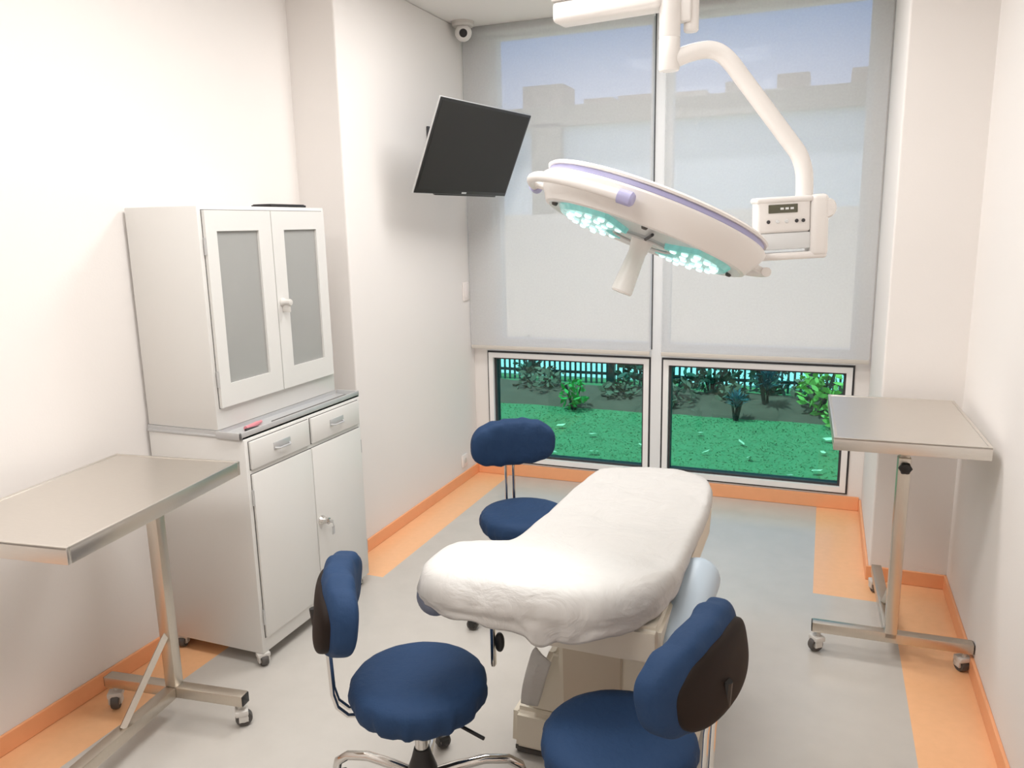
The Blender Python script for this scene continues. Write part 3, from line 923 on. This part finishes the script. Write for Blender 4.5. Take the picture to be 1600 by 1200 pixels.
# ------------------------------------------------------------------ roller blinds
for (x0, x1, lb) in ((XC + .012, -.955, 'pale grey see-through roller blind behind the monitor, left half of window'),
                     (-.886, XR - .012, 'pale grey see-through roller blind behind the lamp arm, right half of window')):
    xc = (x0 + x1) / 2
    r = thing('roller_blind', lb, 'blind', (xc, 4.63, .876))
    r['group'] = 'roller blinds over the window'
    h = (x1 - x0) / 2
    MB().box(-h, h, -.0007, .0007, .012, ZC - .876 - .002).build('fabric', M['blind'], r, smooth=False)
    MB().box(-h, h, -.004, .004, -.010, .014, bev=.003).build('bottom_bar', M['render_beige'], r)
    q = MB(); q.tube([(-h, 0.026, ZC - .876 - .03), (h, 0.026, ZC - .876 - .03)], .022, 20); q.build('roller_tube', M['mullion'], r)

# ------------------------------------------------------------------ garden and houses outside
GZ = -.12
gm = MB()
gm.poly([(-16, YW + .2, GZ), (14, YW + .2, GZ), (14, 24, GZ), (-16, 24, GZ)])
g_ = gm.build('lawn', M['lawn'], smooth=False); g_['kind'] = 'structure'
rnd = random.Random(3)
struct(MB().box(-14, 12, 8.7, 10.9, GZ - .05, GZ + .012).build('trim_3', M['concrete'], smooth=False))
gb = MB()
for i in range(24000):
    x = rnd.uniform(-4.6, 1.8); y = rnd.uniform(4.95, 7.2)
    h = rnd.uniform(.006, .016); a = rnd.uniform(0, PI); w_ = rnd.uniform(.003, .006)
    dx, dy = math.cos(a) * w_, math.sin(a) * w_
    lx, ly = rnd.uniform(-.035, .035), rnd.uniform(-.035, .035)
    gb.poly([(x - dx, y - dy, GZ), (x + dx, y + dy, GZ), (x + lx, y + ly, GZ + h)])
ga = gb.build('lawn_grass', M['grass'], smooth=False)
tag(ga, 'short green lawn outside the low windows', 'grass'); ga['kind'] = 'stuff'
sm_ = MB()
rows = []
for j in range(9):
    row = []
    for i in range(60):
        x = -6 + 9 * i / 59; y = 7.15 + 1.15 * j / 8
        z = GZ - .01 + .10 * math.sin(PI * j / 8) ** .7 + .035 * noise.noise(V((x * 3, y * 3, 0)))
        row.append(sm_.bm.verts.new((x, y + .10 * noise.noise(V((x * 1.7, 4, 0))) * (1 if j == 0 else .3), z if 0 < j < 8 else GZ - .02)))
    rows.append(row)
for j in range(8):
    for i in range(59):
        sm_.bm.faces.new((rows[j][i], rows[j][i + 1], rows[j + 1][i + 1], rows[j + 1][i]))
sl = sm_.build('soil_bed', M['soil']); tag(sl, 'brown soil bed along the foot of the garden fence', 'soil bed'); sl['kind'] = 'stuff'

# fallen leaves on the lawn
lm = MB()
lm.poly([(-.035, 0, 0), (-.018, -.018, .006), (.012, -.02, .004), (.04, 0, .012), (.012, .02, .004), (-.018, .018, .006)])
leaf0 = lm.build('fallen_leaf', M['dry'])
tag(leaf0, 'pale dry leaf lying on the lawn', 'leaf', 'fallen leaves on the lawn')
spots = [(-.78, 5.95), (-.15, 5.55), (-.55, 6.3), (-.3, 6.4), (.02, 5.7), (.06, 6.2), (-.2, 5.2), (.12, 5.35), (-1.3, 6.0), (-1.35, 6.35), (-1.75, 6.2), (-1.6, 5.7),
         (-2.1, 6.4), (-2.4, 6.1), (-1.9, 5.6), (-.9, 6.5), (-.45, 5.9), (.1, 6.6)]
for i, (x, y) in enumerate(spots):
    o = leaf0 if i == 0 else leaf0.copy()
    if i:
        COL.objects.link(o)
    o.location = (x, y, GZ + .028); o.rotation_euler = (rnd.uniform(-.3, .3), rnd.uniform(-.3, .3), rnd.uniform(0, 6))
    s = rnd.uniform(.7, 1.25); o.scale = (s, s, s)

# fence
fn_ = thing('garden_fence', 'dark metal picket fence behind the shrubs outside', 'fence', (-2, 8.45, GZ))
pk = MB()
q = MB()
for zz in (.10, .27):
    q.box(-5, 5, -.012, .012, zz, zz + .03)
q.build('fence_rail', M['iron'], fn_, smooth=False)
pf = MB()
for i in range(100):
    x = -3.5 + i * .062
    pf.box(x - .011, x + .011, -.022, -.008, 0, .335)
pf.build('picket', M['iron'], fn_, smooth=False)['kind'] = 'stuff'
for i in range(5):
    MB().box(-4.4 + i * 2.1, -4.33 + i * 2.1, -.03, .04, 0, .345).build('fence_post', M['iron'], fn_, smooth=False)

# shrubs : leaf cards on stems
def shrub(label, loc, rad, hgt, n, lsz, m, kind='round', seed=1, cat='shrub', name='garden_shrub'):
    r_ = random.Random(seed)
    t = thing(name, label, cat, loc, 0)
    st = MB()
    for k in range(5):
        a = r_.uniform(0, 2 * PI)
        st.tube([(0, 0, -.05), (rad * .3 * math.cos(a), rad * .3 * math.sin(a), hgt * .4), (rad * .6 * math.cos(a), rad * .6 * math.sin(a), hgt * .8)], [.014, .01, .004], 6)
    st.build('stem', M['bark'], t)
    f = MB()
    for k in range(n):
        if kind == 'spiky':
            a = r_.uniform(0, 2 * PI); el = r_.uniform(.1, 1.4)
            d = V((math.cos(a) * math.cos(el), math.sin(a) * math.cos(el), math.sin(el)))
            L = rad * r_.uniform(.7, 1.1); b = V((0, 0, hgt * r_.uniform(.35, .6)))
            sd_ = d.cross(V((0, 0, 1))).normalized() * lsz
            f.poly([b - sd_ * .5, b + sd_ * .5, b + d * L * .6 + sd_ * .4, b + d * L + V((0, 0, -.06 * L)), b + d * L * .6 - sd_ * .4])
        else:
            while True:
                p = V((r_.uniform(-1, 1), r_.uniform(-1, 1), r_.uniform(-1, 1)))
                if p.length < 1 and p.length > .25:
                    break
            p = V((p.x * rad, p.y * rad, hgt * (.52 + .48 * p.z)))
            d = V((r_.gauss(0, 1), r_.gauss(0, 1), r_.gauss(0, .6))).normalized()
            u = d.cross(V((r_.gauss(0, 1), r_.gauss(0, 1), r_.gauss(0, 1)))).normalized()
            L = lsz * r_.uniform(.7, 1.3)
            f.poly([p - d * L, p - d * L * .2 + u * L * .45, p + d * L * .5 + u * L * .3, p + d * L, p + d * L * .5 - u * L * .3, p - d * L * .2 - u * L * .45])
    f.build('foliage', m, t, smooth=False)
    return t
shrub('yellow-green leafy shrub in front of the fence, seen through the right low window', (.02, 7.42, GZ), .2, .52, 130, .05, M['leaf_lime'], seed=2)
shrub('small yellow-green plant at the lawn edge below the yellow-green shrub', (.15, 7.08, GZ), .11, .26, 60, .04, M['leaf_lime'], seed=12)
shrub('taller blue-green spiky plant beside the yellow-green shrub', (-.44, 7.5, GZ), .2, .62, 110, .022, M['leaf_blue'], 'spiky', seed=3)
shrub('low blue-green spiky plant at the lawn edge, right low window', (-.68, 7.12, GZ), .14, .34, 90, .018, M['leaf_blue'], 'spiky', seed=4)
shrub('dark bushy shrub just right of the window post', (-1.0, 7.98, GZ), .3, .55, 260, .05, M['leaf_dark'], seed=5)
shrub('tall dark shrub behind the blue-green spiky plants', (-.45, 8.1, GZ), .22, .55, 170, .05, M['leaf_dark'], seed=6)
shrub('dark shrub behind the right edge of the right low window', (.42, 8.0, GZ), .2, .5, 150, .05, M['leaf_dark'], seed=7)
shrub('dark shrub just left of the window post', (-1.7, 8.05, GZ), .32, .55, 260, .05, M['leaf_dark'], seed=8)
shrub('slim dark shrub in the middle of the left low window', (-3.05, 8.15, GZ), .16, .55, 90, .05, M['leaf_dark'], seed=9)
shrub('low brownish shrub at the left of the left low window', (-2.75, 7.7, GZ), .3, .30, 150, .045, M['leaf_brown'], seed=10)
shrub('brownish twiggy shrub in front of the window post', (-1.35, 7.5, GZ), .26, .32, 140, .045, M['leaf_brown'], seed=14)
shrub('low brownish clump behind the yellow-green shrub', (-.05, 7.85, GZ), .2, .3, 110, .045, M['leaf_brown'], seed=15)
shrub('low brownish clump between the two blue-green spiky plants', (-.76, 7.62, GZ), .17, .27, 100, .045, M['leaf_brown'], seed=16)
shrub('low brownish clump behind the small yellow-green plant', (.3, 7.62, GZ), .16, .27, 100, .045, M['leaf_brown'], seed=17)
shrub('low brownish clump right of the bright green bush', (-1.85, 7.55, GZ), .2, .24, 110, .045, M['leaf_brown'], seed=18)
shrub('bright green small bush on the lawn edge, left low window', (-2.2, 7.12, GZ), .15, .30, 120, .035, M['leaf_green'], seed=11)

# garden wall and house across the garden
q = MB(); q.box(-10, 6, 11, 11.25, GZ - .1, 1.80); gw = q.build('garden_wall', M['render_beige'], smooth=False)
tag(gw, 'pale beige garden wall beyond the fence', 'wall')
hs_ = thing('white_house', 'white flat roofed house with grey parapet seen through the blinds', 'house', (-3, 20, GZ))
def hbx(name, m, x0, x1, y0, y1, z0, z1):
    MB().box(x0 + 3, x1 + 3, y0 - 20, y1 - 20, z0 - GZ, z1 - GZ).build(name, m, hs_, smooth=False)
hbx('facade', M['render_white'], -11.5, 3, 20.2, 26, GZ, 4.3)
hbx('parapet', M['render_grey'], -12, 3.2, 20.0, 26.2, 4.12, 4.62)
hbx('corner_pier', M['render_grey'], -7.3, -6.5, 20.0, 20.3, GZ, 4.2)
for (x0, x1, z1) in ((-7.67, -6.55, 5.22), (-6.0, -5.25, 4.79), (-5.1, -4.06, 4.80), (-3.9, -2.91, 4.78), (-2.47, -1.96, 4.92), (-1.29, -.57, 5.0), (.33, 1.3, 5.0)):
    hbx('roof_box', M['render_grey'], x0, x1, 20.4, 21.4, 4.6, z1)

# ------------------------------------------------------------------ light
def area(name, loc, rot, sx, sy, power, col=(1, 1, 1), spread=None):
    l = bpy.data.lights.new(name, 'AREA'); l.shape = 'RECTANGLE'; l.size = sx; l.size_y = sy
    l.energy = power; l.color = col
    if spread:
        l.spread = spread
    o = bpy.data.objects.new(name, l); COL.objects.link(o); o.location = loc; o.rotation_euler = rot
    return o
WARM = (1.0, .986, .97)
area('ceiling_light', (-1.05, .35, ZC - .01), (0, 0, 0), 1.2, .6, 26, WARM)
area('ceiling_light', (-1.0, 1.9, ZC - .01), (0, 0, 0), 1.2, .6, 26, WARM)
area('ceiling_light', (-.95, 3.35, ZC - .01), (0, 0, 0), 1.0, .5, 24, WARM)
sp = bpy.data.lights.new('lamp_beam', 'SPOT'); sp.energy = 10; sp.spot_size = math.radians(50); sp.spot_blend = .8; sp.shadow_soft_size = .12; sp.color = (.95, 1, 1)
so_ = bpy.data.objects.new('lamp_beam', sp); COL.objects.link(so_); so_.location = LC + nn * .24
so_.rotation_euler = nn.to_track_quat('-Z', 'Y').to_euler()
sun = bpy.data.lights.new('sun', 'SUN'); sun.energy = 4.2; sun.angle = math.radians(2); sun.color = (1, .96, .9)
su = bpy.data.objects.new('sun', sun); COL.objects.link(su)
su.rotation_euler = V((.3, .2, -1)).to_track_quat('-Z', 'Y').to_euler()

wd = bpy.data.worlds.new('sky'); SC.world = wd; wd.use_nodes = True
nt = wd.node_tree
bg = nt.nodes['Background']
tc = nt.nodes.new('ShaderNodeTexCoord'); sx = nt.nodes.new('ShaderNodeSeparateXYZ'); rp = nt.nodes.new('ShaderNodeValToRGB')
nt.links.new(tc.outputs['Generated'], sx.inputs[0]); nt.links.new(sx.outputs['Z'], rp.inputs[0]); nt.links.new(rp.outputs[0], bg.inputs['Color'])
e = rp.color_ramp.elements
e[0].position = 0.0; e[0].color = (.62, .66, .78, 1)
e[1].position = 1.0; e[1].color = (1.0, 1.0, 1.0, 1)
for p_, c_ in ((.12, (.47, .56, .78)), (.17, (.37, .50, .80)), (.24, (.15, .38, .80)), (.34, (.13, .36, .80)), (.6, (.95, .98, 1.0))):
    x = e.new(p_); x.color = c_ + (1,)
bg.inputs['Strength'].default_value = 1.15

# ------------------------------------------------------------------ camera
cam = bpy.data.cameras.new('camera'); co = bpy.data.objects.new('camera', cam); COL.objects.link(co)
r0 = V((0.92999, 0.36699, -0.02073)); d0 = V((0.05384, -0.19179, -0.97996)); f0 = V((-0.36361, 0.91024, -0.19812))
mt_ = Matrix((r0, -d0, -f0)).transposed().to_4x4()
mt_.translation = V((0, 0, 1.65))
co.matrix_world = mt_
cam.sensor_width = 36; cam.lens = 1224.94 / 1600 * 36; cam.clip_start = .02
SC.camera = co
SC.view_settings.view_transform = 'Standard'
SC.view_settings.look = 'None'
SC.view_settings.gamma = 1
SC.view_settings.exposure = 0.2
SC.view_settings.use_curve_mapping = False
